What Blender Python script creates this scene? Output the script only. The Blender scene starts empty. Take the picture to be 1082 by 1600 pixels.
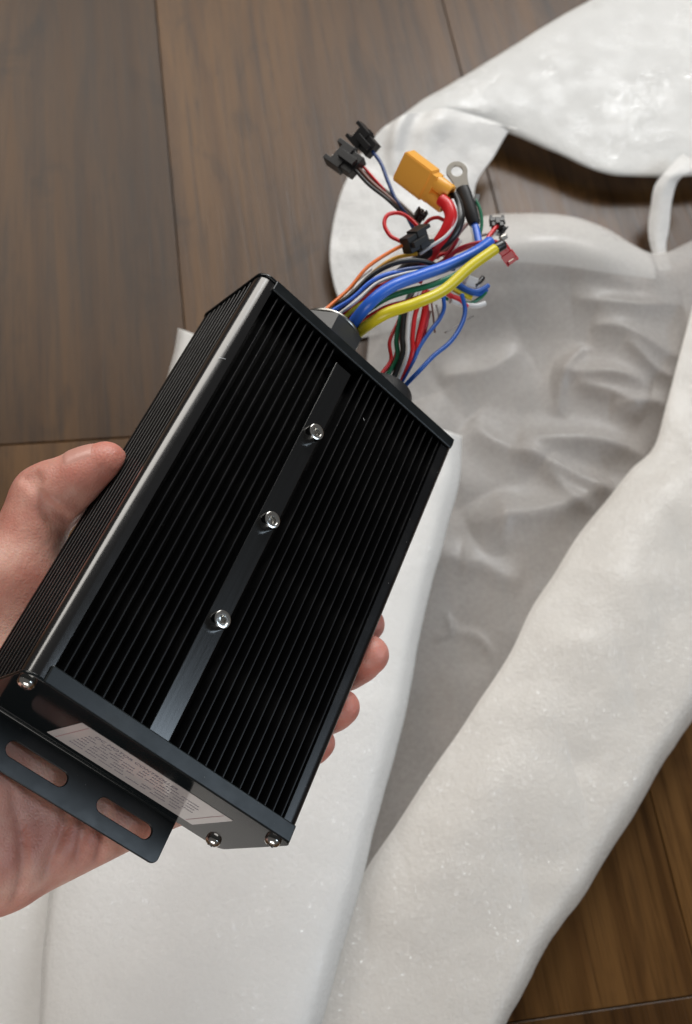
import bpy, bmesh, math, random
import numpy as np
from mathutils import Vector, Matrix

random.seed(7)
rng = np.random.default_rng(7)
SC = bpy.context.scene
COL = SC.collection

# ------------------------------------------------------------------ camera
CAM_H = 0.68
# axes of the camera (right, down, forward) in world space, as columns
RC = np.array([[0.98547142, -0.07210901, 0.15377374],
               [-0.13650205, -0.87500654, 0.46446823],
               [0.10106068, -0.4787106, -0.87213697]])
F, CX, CY = 1800.0, 541.0, 800.0            # focal length and centre in photo pixels (1082 x 1600)
cd = bpy.data.cameras.new('camera')
cam = bpy.data.objects.new('camera', cd)
COL.objects.link(cam)
SC.camera = cam
m = Matrix.Identity(4)
for i in range(3):
    m[i][0], m[i][1], m[i][2] = RC[i][0], -RC[i][1], -RC[i][2]
m[2][3] = CAM_H
cam.matrix_world = m
cd.sensor_fit = 'VERTICAL'
cd.sensor_height = 36.0
cd.lens = 36.0 * F / 1600.0
cd.clip_start, cd.clip_end = 0.02, 60.0
cd.dof.use_dof = True
cd.dof.focus_distance = 0.425
cd.dof.aperture_fstop = 14.5

# ------------------------------------------------------------------ world and lamps
w = bpy.data.worlds.new('World'); SC.world = w; w.use_nodes = True
bg = w.node_tree.nodes['Background']
bg.inputs[0].default_value = (1.0, 0.95, 0.90, 1); bg.inputs[1].default_value = 0.095

def area(name, loc, aim, sx, sy, power, col):
    l = bpy.data.lights.new(name, 'AREA'); l.shape = 'RECTANGLE'; l.size, l.size_y = sx, sy
    l.energy = power; l.color = col
    o = bpy.data.objects.new(name, l); COL.objects.link(o); o.location = loc
    o.rotation_euler = (Vector(aim) - Vector(loc)).to_track_quat('-Z', 'Y').to_euler()
    return o
area('window_light', (0.35, 3.0, 2.5), (0.15, 0.4, 0.1), 5.0, 1.8, 152, (1.0, 0.955, 0.89))
area('window_sky_light', (1.45, 2.9, 2.55), (0.3, 0.55, 0.05), 0.85, 0.60, 40, (0.90, 0.95, 1.0))
area('side_window_light', (2.3, -0.55, 1.75), (0.0, 0.2, 0.3), 1.0, 1.0, 20, (0.72, 0.86, 1.0))
area('room_light', (-0.8, -1.8, 0.95), (-0.1, 0.1, 0.28), 1.6, 1.1, 24, (1.0, 0.95, 0.90))
SC.view_settings.view_transform = 'Standard'
SC.view_settings.look = 'None'
SC.view_settings.exposure = 0.0
SC.view_settings.gamma = 1.0
SC.cycles.max_bounces = 10
SC.cycles.transmission_bounces = 8

# ------------------------------------------------------------------ controller frame (box axes: x width, y length, z up from the finned face; millimetres)
RB = np.array([[0.71582043, 0.35224225, 0.6029316],
               [0.58908745, -0.76823992, -0.25056618],
               [0.37493612, 0.53453983, -0.75742331]])
TB = np.array([-100.67357917, 49.28326673, 364.33184192])
BM_ = RC @ RB
BT = RC @ (TB / 1000) + np.array([0, 0, CAM_H])
BOXW = Matrix([[*BM_[i], BT[i]] for i in range(3)] + [[0, 0, 0, 1]])

def cam2world(P):
    return RC @ np.asarray(P, float) + np.array([0, 0, CAM_H])
def at_depth(px, py, mm):                   # a point so many mm in front of the camera, world metres
    d = mm / 1000.0
    return cam2world([(px - CX) / F * d, (py - CY) / F * d, d])
def at_height(px, py, z):                   # a point at height z above the floor
    d = RC @ np.array([(px - CX) / F, (py - CY) / F, 1.0])
    t = (z - CAM_H) / d[2]
    return d * t + np.array([0, 0, CAM_H])
def to_box(P):                              # world metres -> box millimetres
    return BM_.T @ (np.asarray(P) - BT) * 1000.0

# ------------------------------------------------------------------ materials
def new_mat(name):
    mt = bpy.data.materials.new(name); mt.use_nodes = True
    nt = mt.node_tree
    return mt, nt, nt.nodes['Principled BSDF']
def setp(b, **k):
    for n, v in k.items():
        n = n.replace('_', ' ')
        if isinstance(v, tuple) and len(v) == 3: v = (*v, 1)
        b.inputs[n].default_value = v
def N(nt, t, **k):
    n = nt.nodes.new(t)
    for a, v in k.items():
        if a in n.inputs: n.inputs[a].default_value = v
        else: setattr(n, a, v)
    return n
def L(nt, a, b): nt.links.new(a, b)
def ramp(nt, fac, stops):
    r = nt.nodes.new('ShaderNodeValToRGB')
    el = r.color_ramp.elements
    el[0].position, el[0].color = stops[0][0], (*stops[0][1], 1)
    el[1].position, el[1].color = stops[-1][0], (*stops[-1][1], 1)
    for p, c in stops[1:-1]:
        e = el.new(p); e.color = (*c, 1)
    L(nt, fac, r.inputs[0]); return r
def bump(nt, b, h, strength, dist, prev=None):
    bp = N(nt, 'ShaderNodeBump'); bp.inputs['Strength'].default_value = strength; bp.inputs['Distance'].default_value = dist
    L(nt, h, bp.inputs['Height'])
    if prev is not None: L(nt, prev.outputs[0], bp.inputs['Normal'])
    L(nt, bp.outputs[0], b.inputs['Normal']); return bp

def plain(name, col, rough=0.4, metal=0.0, spec=0.5, grain=0.0, grain_scale=2000, stretch=None, coat=0.0, dust=0.0):
    mt, nt, b = new_mat(name)
    setp(b, Base_Color=col, Roughness=rough, Metallic=metal, Specular_IOR_Level=spec, Coat_Weight=coat, Coat_Roughness=0.1)
    tc = N(nt, 'ShaderNodeTexCoord'); src = tc.outputs['Object']
    if stretch:
        mp = N(nt, 'ShaderNodeMapping'); mp.inputs['Scale'].default_value = stretch; L(nt, src, mp.inputs[0]); src = mp.outputs[0]
    n = N(nt, 'ShaderNodeTexNoise'); n.inputs['Scale'].default_value = grain_scale; n.inputs['Detail'].default_value = 4
    L(nt, src, n.inputs['Vector'])
    mr = N(nt, 'ShaderNodeMapRange'); mr.inputs['To Min'].default_value = max(0.02, rough * 0.8); mr.inputs['To Max'].default_value = min(1, rough * 1.25)
    L(nt, n.outputs[0], mr.inputs[0]); L(nt, mr.outputs[0], b.inputs['Roughness'])
    if grain: bump(nt, b, n.outputs[0], grain, 0.0002)
    if dust:
        vo = N(nt, 'ShaderNodeTexVoronoi'); vo.inputs['Scale'].default_value = 260; vo.inputs['Randomness'].default_value = 1.0
        L(nt, tc.outputs['Object'], vo.inputs['Vector'])
        sp = N(nt, 'ShaderNodeMapRange'); sp.inputs['From Min'].default_value = 0.045; sp.inputs['From Max'].default_value = 0.02; L(nt, vo.outputs['Distance'], sp.inputs[0])
        sx = N(nt, 'ShaderNodeSeparateColor'); L(nt, vo.outputs['Color'], sx.inputs[0])
        gt = N(nt, 'ShaderNodeMath', operation='GREATER_THAN'); gt.inputs[1].default_value = 0.55; L(nt, sx.outputs[0], gt.inputs[0])
        ml = N(nt, 'ShaderNodeMath', operation='MULTIPLY'); L(nt, sp.outputs[0], ml.inputs[0]); L(nt, gt.outputs[0], ml.inputs[1])
        n2 = N(nt, 'ShaderNodeTexNoise'); n2.inputs['Scale'].default_value = 45; n2.inputs['Detail'].default_value = 6; L(nt, tc.outputs['Object'], n2.inputs['Vector'])
        fm = N(nt, 'ShaderNodeMapRange'); fm.inputs['From Min'].default_value = 0.5; fm.inputs['From Max'].default_value = 0.75; fm.inputs['To Max'].default_value = 0.02; L(nt, n2.outputs[0], fm.inputs[0])
        ad = N(nt, 'ShaderNodeMath', operation='MULTIPLY_ADD', use_clamp=True); L(nt, ml.outputs[0], ad.inputs[0]); ad.inputs[1].default_value = dust; L(nt, fm.outputs[0], ad.inputs[2])
        mc = N(nt, 'ShaderNodeMix', data_type='RGBA'); L(nt, ad.outputs[0], mc.inputs[0]); mc.inputs[6].default_value = (*col, 1); mc.inputs[7].default_value = (0.5, 0.48, 0.45, 1)
        L(nt, mc.outputs[2], b.inputs['Base Color'])
    return mt

M_ANOD = plain('black_anodised', (0.006, 0.006, 0.0065), 0.17, 0, 1.0, 0.0, 120, coat=0.25)
M_CASE = plain('black_anodised_case', (0.005, 0.005, 0.0055), 0.26, 0, 0.34, 0.0, 120, dust=0.5)
M_FIN = plain('black_anodised_fin', (0.004, 0.004, 0.0045), 0.32, 0, 0.19, dust=0.35)
M_STRIP = plain('black_brushed', (0.004, 0.0045, 0.005), 0.18, 0, 0.8, 0.10, 900, (1, 0.03, 1))
M_PLATE = plain('black_steel', (0.006, 0.008, 0.009), 0.10, 0, 0.30, 0.015, 260)
M_SATIN = plain('black_satin_steel', (0.006, 0.008, 0.009), 0.30, 0, 0.30, 0.01, 260, dust=0.4)
M_STEEL = plain('zinc_steel', (0.72, 0.72, 0.70), 0.16, 1.0, 0.5)
M_NUT = plain('dark_gland', (0.035, 0.036, 0.038), 0.32, 0.0, 0.6)
M_RUBBER = plain('black_rubber', (0.016, 0.016, 0.017), 0.5)
M_PLASTIC = plain('black_plastic', (0.014, 0.014, 0.015), 0.38)
M_XT = plain('amber_plastic', (0.86, 0.41, 0.06), 0.36)
M_TIN = plain('tinned_copper', (0.50, 0.47, 0.42), 0.36, 1.0)
M_CHROME = plain('gland_chrome', (0.30, 0.29, 0.27), 0.3, 1.0)
M_SLEEVE = plain('heat_shrink', (0.02, 0.021, 0.023), 0.42)
M_REDPL = plain('red_vinyl', (0.42, 0.008, 0.02), 0.35)
M_PAPER = plain('label_paper', (0.55, 0.52, 0.52), 0.30, 0, 0.5, coat=0.9)
M_INK = plain('label_ink', (0.13, 0.12, 0.17), 0.4)
M_INKR = plain('label_rule', (0.36, 0.20, 0.22), 0.4)
M_DARK = plain('recess_shade', (0.03, 0.03, 0.03), 0.4, 0.6)
def pvc(name, c): return plain(name, c, 0.33, 0, 0.5)
W = dict(orange=pvc('pvc_orange', (0.80, 0.17, 0.015)), amber=pvc('pvc_amber', (0.62, 0.33, 0.02)), black=pvc('pvc_black', (0.016, 0.016, 0.017)),
         blue=pvc('pvc_blue', (0.02, 0.11, 0.46)), navy=pvc('pvc_navy', (0.015, 0.05, 0.19)), bright_blue=pvc('pvc_bright_blue', (0.025, 0.13, 0.62)),
         red=pvc('pvc_red', (0.60, 0.014, 0.018)), crimson=pvc('pvc_crimson', (0.42, 0.012, 0.03)), yellow=pvc('pvc_yellow', (0.66, 0.56, 0.02)),
         green=pvc('pvc_green', (0.01, 0.16, 0.08)), white=pvc('pvc_white', (0.66, 0.66, 0.66)), grey=pvc('pvc_grey', (0.33, 0.30, 0.28)),
         brown=pvc('pvc_brown', (0.20, 0.10, 0.08)))

def foam_mat(name, refl, trans, clear, sparkle, gloss=False, glint=0.6, fine=0.36):
    mt, nt, b = new_mat(name)
    setp(b, Base_Color=refl, Roughness=0.42, Specular_IOR_Level=0.5)
    tc = N(nt, 'ShaderNodeTexCoord')
    n1 = N(nt, 'ShaderNodeTexNoise'); n1.inputs['Scale'].default_value = 300; n1.inputs['Detail'].default_value = 5; n1.inputs['Roughness'].default_value = 0.65
    v1 = N(nt, 'ShaderNodeTexVoronoi'); v1.inputs['Scale'].default_value = 420
    n2 = N(nt, 'ShaderNodeTexNoise'); n2.inputs['Scale'].default_value = 42; n2.inputs['Detail'].default_value = 3
    for n in (n1, v1, n2): L(nt, tc.outputs['Object'], n.inputs['Vector'])
    b1 = bump(nt, b, n1.outputs[0], fine, 0.0012)
    b2 = bump(nt, b, v1.outputs['Distance'], sparkle, 0.0006, b1)
    # pearly cell walls: small facets leaning every way, each can catch the window
    vc = N(nt, 'ShaderNodeTexVoronoi'); vc.inputs['Scale'].default_value = 1050; L(nt, tc.outputs['Object'], vc.inputs['Vector'])
    sb = N(nt, 'ShaderNodeVectorMath', operation='SUBTRACT'); L(nt, vc.outputs['Color'], sb.inputs[0]); sb.inputs[1].default_value = (0.5, 0.5, 0.5)
    sc = N(nt, 'ShaderNodeVectorMath', operation='SCALE'); L(nt, sb.outputs[0], sc.inputs[0]); sc.inputs['Scale'].default_value = 0.95
    ge = N(nt, 'ShaderNodeNewGeometry')
    av_ = N(nt, 'ShaderNodeVectorMath', operation='ADD'); L(nt, ge.outputs['Normal'], av_.inputs[0]); L(nt, sc.outputs[0], av_.inputs[1])
    nm = N(nt, 'ShaderNodeVectorMath', operation='NORMALIZE'); L(nt, av_.outputs[0], nm.inputs[0])
    L(nt, nm.outputs[0], b.inputs['Coat Normal']); b.inputs['Coat Roughness'].default_value = 0.15
    gm = N(nt, 'ShaderNodeMapRange'); gm.inputs['From Min'].default_value = 0.22; gm.inputs['From Max'].default_value = 0.72
    gm.inputs['To Max'].default_value = glint; L(nt, n2.outputs[0], gm.inputs[0]); L(nt, gm.outputs[0], b.inputs['Coat Weight'])
    mr = N(nt, 'ShaderNodeMapRange'); mr.inputs['From Min'].default_value = 0.35; mr.inputs['From Max'].default_value = 0.68
    mr.inputs['To Min'].default_value = 0.22; mr.inputs['To Max'].default_value = 0.55
    L(nt, n2.outputs[0], mr.inputs[0]); L(nt, mr.outputs[0], b.inputs['Roughness'])
    if gloss:                                   # slick, crinkled film on the skin of the foam, in patches
        cw = N(nt, 'ShaderNodeTexNoise'); cw.inputs['Scale'].default_value = 105; cw.inputs['Detail'].default_value = 1; cw.inputs['Distortion'].default_value = 2.5
        L(nt, tc.outputs['Object'], cw.inputs['Vector'])
        pa = N(nt, 'ShaderNodeTexNoise'); pa.inputs['Scale'].default_value = 13; pa.inputs['Detail'].default_value = 3; L(nt, tc.outputs['Object'], pa.inputs['Vector'])
        pm = N(nt, 'ShaderNodeMapRange'); pm.inputs['From Min'].default_value = 0.54; pm.inputs['From Max'].default_value = 0.58; L(nt, pa.outputs[0], pm.inputs[0])
        bc = N(nt, 'ShaderNodeBump'); bc.inputs['Strength'].default_value = 1.0; bc.inputs['Distance'].default_value = 0.0022; L(nt, cw.outputs[0], bc.inputs['Height'])
        L(nt, bc.outputs[0], b.inputs['Coat Normal']); L(nt, pm.outputs[0], b.inputs['Coat Weight']); b.inputs['Coat Roughness'].default_value = 0.03
    tl = N(nt, 'ShaderNodeBsdfTranslucent'); tl.inputs[0].default_value = (*trans, 1); L(nt, b1.outputs[0], tl.inputs['Normal'])
    mx = N(nt, 'ShaderNodeMixShader'); mx.inputs[0].default_value = 0.38
    L(nt, b.outputs[0], mx.inputs[1]); L(nt, tl.outputs[0], mx.inputs[2])
    out = nt.nodes['Material Output']
    last = mx
    if clear:
        tr = N(nt, 'ShaderNodeBsdfTransparent'); m2 = N(nt, 'ShaderNodeMixShader')
        mr2 = N(nt, 'ShaderNodeMapRange'); mr2.inputs['From Min'].default_value = 0.3; mr2.inputs['From Max'].default_value = 0.7
        mr2.inputs['To Min'].default_value = clear * 0.93; mr2.inputs['To Max'].default_value = clear * 1.07
        L(nt, n1.outputs[0], mr2.inputs[0]); L(nt, mr2.outputs[0], m2.inputs[0])
        L(nt, mx.outputs[0], m2.inputs[1]); L(nt, tr.outputs[0], m2.inputs[2]); last = m2
    L(nt, last.outputs[0], out.inputs[0])
    return mt
M_FOAM = foam_mat('foam_double', (0.93, 0.925, 0.91), (0.95, 0.94, 0.92), 0.0, 0.22)
M_FOAM1 = foam_mat('foam_single', (0.74, 0.72, 0.70), (0.84, 0.82, 0.80), 0.60, 0.08, glint=0.15, fine=0.09)
M_FOAM2 = foam_mat('foam_folded_thin', (0.87, 0.845, 0.805), (0.9, 0.87, 0.83), 0.20, 0.35, glint=1.0)
M_FOAMG = foam_mat('foam_glossy', (0.84, 0.84, 0.825), (0.90, 0.89, 0.87), 0.08, 0.12, True)

def wood_mat():
    mt, nt, b = new_mat('brown_oak')
    tc = N(nt, 'ShaderNodeTexCoord'); oi = N(nt, 'ShaderNodeObjectInfo')
    add = N(nt, 'ShaderNodeVectorMath', operation='MULTIPLY_ADD')
    cx = N(nt, 'ShaderNodeCombineXYZ')
    for k in range(3): L(nt, oi.outputs['Random'], cx.inputs[k])
    L(nt, cx.outputs[0], add.inputs[0]); add.inputs[1].default_value = (7, 13, 5); L(nt, tc.outputs['Object'], add.inputs[2])
    def mapped(s):
        mp = N(nt, 'ShaderNodeMapping'); mp.inputs['Scale'].default_value = s; L(nt, add.outputs[0], mp.inputs[0]); return mp.outputs[0]
    def noise(v, sc, det, dist=0.0, rough=0.55):
        n = N(nt, 'ShaderNodeTexNoise'); n.inputs['Scale'].default_value = sc; n.inputs['Detail'].default_value = det
        n.inputs['Distortion'].default_value = dist; n.inputs['Roughness'].default_value = rough; L(nt, v, n.inputs['Vector']); return n
    big = noise(mapped((6, 1.6, 1)), 1.0, 3, 0.6)
    # growth rings: bands along x bent by a slow noise -> cathedral figure
    wv = N(nt, 'ShaderNodeTexWave', bands_direction='X'); wv.inputs['Scale'].default_value = 9.0; wv.inputs['Distortion'].default_value = 9.0
    wv.inputs['Detail'].default_value = 3; wv.inputs['Detail Scale'].default_value = 0.8
    L(nt, mapped((1, 0.28, 1)), wv.inputs['Vector'])
    fine = noise(mapped((170, 6, 1)), 1.0, 6, 0.4, 0.7)
    pore = noise(mapped((520, 16, 1)), 1.0, 3, 0.2)
    knot = noise(mapped((20, 8, 1)), 1.0, 3, 2.0)
    base = ramp(nt, big.outputs[0], [(0.30, (0.046, 0.0225, 0.0090)), (0.5, (0.084, 0.0435, 0.0180)), (0.70, (0.124, 0.067, 0.0290))])
    def mix(a, bcol, fac, amt, mode='MULTIPLY'):
        mxn = N(nt, 'ShaderNodeMix', data_type='RGBA', blend_type=mode); mxn.inputs[0].default_value = amt
        L(nt, a, mxn.inputs[6]); L(nt, bcol, mxn.inputs[7]); return mxn.outputs[2]
    c = mix(base.outputs[0], ramp(nt, wv.outputs[0], [(0.0, (0.55, 0.50, 0.47)), (0.35, (1, 1, 1)), (1, (1.0, 1, 1))]).outputs[0], None, 0.55)
    c = mix(c, ramp(nt, fine.outputs[0], [(0.32, (0.42, 0.40, 0.39)), (0.52, (1, 1, 1)), (0.75, (1.2, 1.17, 1.14))]).outputs[0], None, 0.85)
    c = mix(c, ramp(nt, pore.outputs[0], [(0.30, (0.45, 0.42, 0.40)), (0.42, (1, 1, 1)), (1, (1, 1, 1))]).outputs[0], None, 0.55)
    c = mix(c, ramp(nt, knot.outputs[0], [(0.30, (0.38, 0.37, 0.38)), (0.44, (1, 1, 1)), (1, (1, 1, 1))]).outputs[0], None, 0.5)
    tone = N(nt, 'ShaderNodeMapRange'); tone.inputs['To Min'].default_value = 0.82; tone.inputs['To Max'].default_value = 1.15
    L(nt, oi.outputs['Random'], tone.inputs[0])
    hv = N(nt, 'ShaderNodeHueSaturation'); hv.inputs['Saturation'].default_value = 1.10; L(nt, tone.outputs[0], hv.inputs['Value']); L(nt, c, hv.inputs['Color'])
    L(nt, hv.outputs[0], b.inputs['Base Color'])
    rr = N(nt, 'ShaderNodeMapRange'); rr.inputs['To Min'].default_value = 0.22; rr.inputs['To Max'].default_value = 0.40
    L(nt, fine.outputs[0], rr.inputs[0]); L(nt, rr.outputs[0], b.inputs['Roughness'])
    setp(b, Specular_IOR_Level=0.16)
    b1 = bump(nt, b, fine.outputs[0], 0.22, 0.0012)
    bump(nt, b, pore.outputs[0], 0.2, 0.0008, b1)
    return mt
M_WOOD = wood_mat()
M_SUB = plain('dark_subfloor', (0.02, 0.014, 0.010), 0.8)

def skin_mat():
    mt, nt, b = new_mat('skin')
    tc = N(nt, 'ShaderNodeTexCoord')
    def noise(sc, det, st=None):
        n = N(nt, 'ShaderNodeTexNoise'); n.inputs['Scale'].default_value = sc; n.inputs['Detail'].default_value = det
        src = tc.outputs['Object']
        if st:
            mp = N(nt, 'ShaderNodeMapping'); mp.inputs['Scale'].default_value = st; mp.inputs['Rotation'].default_value = (0, 0, 0.7)
            L(nt, src, mp.inputs[0]); src = mp.outputs[0]
        L(nt, src, n.inputs['Vector']); return n
    a = noise(55, 4); p = noise(1500, 3); wr = noise(1, 4, (160, 40, 160)); vor = N(nt, 'ShaderNodeTexVoronoi'); vor.inputs['Scale'].default_value = 1100
    L(nt, tc.outputs['Object'], vor.inputs['Vector'])
    r = ramp(nt, a.outputs[0], [(0.32, (0.52, 0.22, 0.17)), (0.5, (0.61, 0.315, 0.25)), (0.66, (0.70, 0.425, 0.345))])
    at = N(nt, 'ShaderNodeAttribute'); at.attribute_name = 'flush'
    mx = N(nt, 'ShaderNodeMix', data_type='RGBA', blend_type='MIX'); L(nt, at.outputs['Fac'], mx.inputs[0])
    L(nt, r.outputs[0], mx.inputs[6]); mx.inputs[7].default_value = (0.57, 0.175, 0.135, 1)
    L(nt, mx.outputs[2], b.inputs['Base Color'])
    setp(b, Roughness=0.46, Specular_IOR_Level=0.42, Subsurface_Weight=0.35, Subsurface_Scale=0.004)
    b.inputs['Subsurface Radius'].default_value = (1.0, 0.35, 0.2)
    b1 = bump(nt, b, wr.outputs[0], 0.42, 0.0016)
    vor.feature = 'DISTANCE_TO_EDGE'; vor.inputs['Scale'].default_value = 620
    b2 = bump(nt, b, vor.outputs['Distance'], 0.30, 0.0006, b1)
    bump(nt, b, p.outputs[0], 0.1, 0.0003, b2)
    return mt
M_SKIN = skin_mat()
M_NAIL = plain('nail', (0.58, 0.29, 0.235), 0.34, 0, 0.5)

# ------------------------------------------------------------------ object helpers
def tag(o, label=None, cat=None, group=None, kind=None):
    if label: o['label'] = label
    if cat: o['category'] = cat
    if group: o['group'] = group
    if kind: o['kind'] = kind
    return o
def link(name, me, parent=None, mat=None, label=None, smooth=False):
    o = bpy.data.objects.new(name, me); COL.objects.link(o)
    if mat is not None and me is not None:
        if not me.materials: me.materials.append(mat)
    if smooth:
        for p in me.polygons: p.use_smooth = True
    if parent is not None: o.parent = parent
    if label: o['label'] = label
    return o
def empty(name, mat4=None, parent=None):
    o = bpy.data.objects.new(name, None); o.empty_display_size = 0.02; COL.objects.link(o)
    if mat4 is not None: o.matrix_world = mat4
    if parent: o.parent = parent
    return o
def bm_mesh(bm, name):
    bmesh.ops.recalc_face_normals(bm, faces=bm.faces)
    me = bpy.data.meshes.new(name); bm.to_mesh(me); bm.free(); return me
def add_box(bm, lo, hi, bev=0.0, M=None, s=0.001):
    r = bmesh.ops.create_cube(bm, size=1.0)
    vs = r['verts']
    for v in vs:
        v.co = Vector([(lo[k] + hi[k]) / 2 + v.co[k] * (hi[k] - lo[k]) for k in range(3)]) * s
    if bev:
        es = {e for v in vs for e in v.link_edges}
        rr = bmesh.ops.bevel(bm, geom=list(es), offset=bev * s, segments=2, affect='EDGES', profile=0.5)
        vs = list({v for f in rr['faces'] for v in f.verts} | {v for v in vs if v.is_valid})
    if M is not None:
        for v in vs: v.co = M @ v.co
    return vs
def lathe(bm, prof, n=24, M=None, s=0.001):
    """prof: (radius, height) list, millimetres, round local z"""
    rings = []
    for r, h in prof:
        if r < 1e-6: rings.append([bm.verts.new(Vector((0, 0, h)) * s)])
        else: rings.append([bm.verts.new(Vector((r * math.cos(2 * math.pi * k / n), r * math.sin(2 * math.pi * k / n), h)) * s) for k in range(n)])
    for a, b in zip(rings, rings[1:]):
        for k in range(n):
            q = [a[k % len(a)], a[(k + 1) % len(a)], b[(k + 1) % len(b)], b[k % len(b)]]
            u = []
            for v in q:
                if v not in u: u.append(v)
            if len(u) >= 3:
                try: bm.faces.new(u)
                except ValueError: pass
    if M is not None:
        for rg in rings:
            for v in rg: v.co = M @ v.co
    return rings
def prism(bm, pts, h0, h1, M=None, s=0.001):
    a = [bm.verts.new(Vector((x, y, h0)) * s) for x, y in pts]; b = [bm.verts.new(Vector((x, y, h1)) * s) for x, y in pts]
    n = len(pts)
    bm.faces.new(a[::-1]); bm.faces.new(b)
    for k in range(n): bm.faces.new([a[k], a[(k + 1) % n], b[(k + 1) % n], b[k]])
    if M is not None:
        for v in a + b: v.co = M @ v.co
def cr(P, n):
    """Catmull-Rom through the rows of P, n samples"""
    P = np.asarray(P, float); k = len(P)
    Q = np.concatenate([[2 * P[0] - P[1]], P, [2 * P[-1] - P[-2]]])
    t = np.linspace(0, k - 1 - 1e-9, n); i = t.astype(int); u = (t - i)
    u = u.reshape((-1,) + (1,) * (P.ndim - 1))
    a, b, c, d = Q[i], Q[i + 1], Q[i + 2], Q[i + 3]
    return 0.5 * (2 * b + (c - a) * u + (2 * a - 5 * b + 4 * c - d) * u ** 2 + (3 * b - a - 3 * c + d) * u ** 3)
def tube_mesh(name, path, r, sides=12):
    path = np.asarray(path, float); n = len(path)
    T = np.gradient(path, axis=0); T /= np.linalg.norm(T, axis=1)[:, None] + 1e-12
    u = np.cross(T[0], [0.3, 0.5, 0.8]); u /= np.linalg.norm(u)
    r = np.full(n, r) if np.isscalar(r) else np.asarray(r)
    V, Fc = [], []
    for k in range(n):
        u = u - T[k] * (u @ T[k]); u /= np.linalg.norm(u); v = np.cross(T[k], u)
        for s in range(sides):
            a = 2 * math.pi * s / sides
            V.append(path[k] + r[k] * (math.cos(a) * u + math.sin(a) * v))
    for k in range(n - 1):
        for s in range(sides):
            Fc.append((k * sides + s, k * sides + (s + 1) % sides, (k + 1) * sides + (s + 1) % sides, (k + 1) * sides + s))
    Fc.append(tuple(range(sides))[::-1]); Fc.append(tuple(range((n - 1) * sides, n * sides)))
    me = bpy.data.meshes.new(name); me.from_pydata([tuple(p) for p in V], [], Fc)
    for p in me.polygons: p.use_smooth = len(p.vertices) == 4
    return me
def outline_mesh(name, loops, thick, bev=0.0, s=0.001):
    """filled 2-D outline with holes (loops of xy mm), extruded to thick mm, edges eased"""
    cu = bpy.data.curves.new(name, 'CURVE'); cu.dimensions = '2D'; cu.fill_mode = 'BOTH'
    cu.extrude = (thick / 2 - bev) * s; cu.bevel_depth = bev * s; cu.bevel_resolution = 1
    for lp in loops:
        sp = cu.splines.new('POLY'); sp.points.add(len(lp) - 1); sp.use_cyclic_u = True
        for p, (x, y) in zip(sp.points, lp): p.co = (x * s, y * s, 0, 1)
    o = bpy.data.objects.new(name, cu); COL.objects.link(o)
    bpy.context.view_layer.update()
    me = bpy.data.meshes.new_from_object(o.evaluated_get(bpy.context.evaluated_depsgraph_get()))
    bpy.data.objects.remove(o); bpy.data.curves.remove(cu)
    me.name = name; return me
def rrect(x0, y0, x1, y1, r, n=7):
    rs = r if isinstance(r, (list, tuple)) else [r] * 4      # corners: (x1,y1) (x0,y1) (x0,y0) (x1,y0)
    out = []
    for (cx, cy, sx, sy, a0, rr) in ((x1, y1, -1, -1, 0, rs[0]), (x0, y1, 1, -1, 90, rs[1]), (x0, y0, 1, 1, 180, rs[2]), (x1, y0, -1, 1, 270, rs[3])):
        for k in range(n):
            a = math.radians(a0 + 90 * k / (n - 1))
            out.append((cx + sx * rr + rr * math.cos(a), cy + sy * rr + rr * math.sin(a)))
    return out

# ------------------------------------------------------------------ floor: wide oak planks
floor = empty('floor'); tag(floor, kind='structure')
bm = bmesh.new(); add_box(bm, (-1.6, -1.2, -0.04), (1.9, 3.2, -0.016), s=1.0)
link('subfloor', bm_mesh(bm, 'subfloor'), floor, M_SUB)
PW = 0.2575; X0 = 0.0228
def seam_x(k): return X0 + k * PW
joints = {-1: [-1.0, 0.4325, 2.2], 0: [-1.3, 0.0365, 1.75], 1: [-0.55, 1.30], 2: [-1.1, 0.75, 2.4], -2: [-0.3, 1.5], -3: [-0.9, 0.9], -4: [-0.2, 1.9], 3: [-0.5, 1.2], 4: [0.3, 2.0], 5: [-0.4, 1.5]}
for k in range(-5, 6):
    js = sorted([-1.2] + [j for j in joints.get(k, [0.2, 1.8]) if -1.1 < j < 3.1] + [3.2])
    for y0, y1 in zip(js, js[1:]):
        bm = bmesh.new(); g = 0.0003
        hx, hy = PW / 2 - g, (y1 - y0) / 2 - g
        add_box(bm, (-hx, -hy, -0.015), (hx, hy, 0.0), 0.0006, s=1.0)
        o = link('plank', bm_mesh(bm, 'plank'), floor, M_WOOD)
        o.location = (seam_x(k) + PW / 2, (y0 + y1) / 2, -0.0001 * random.random())

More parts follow.
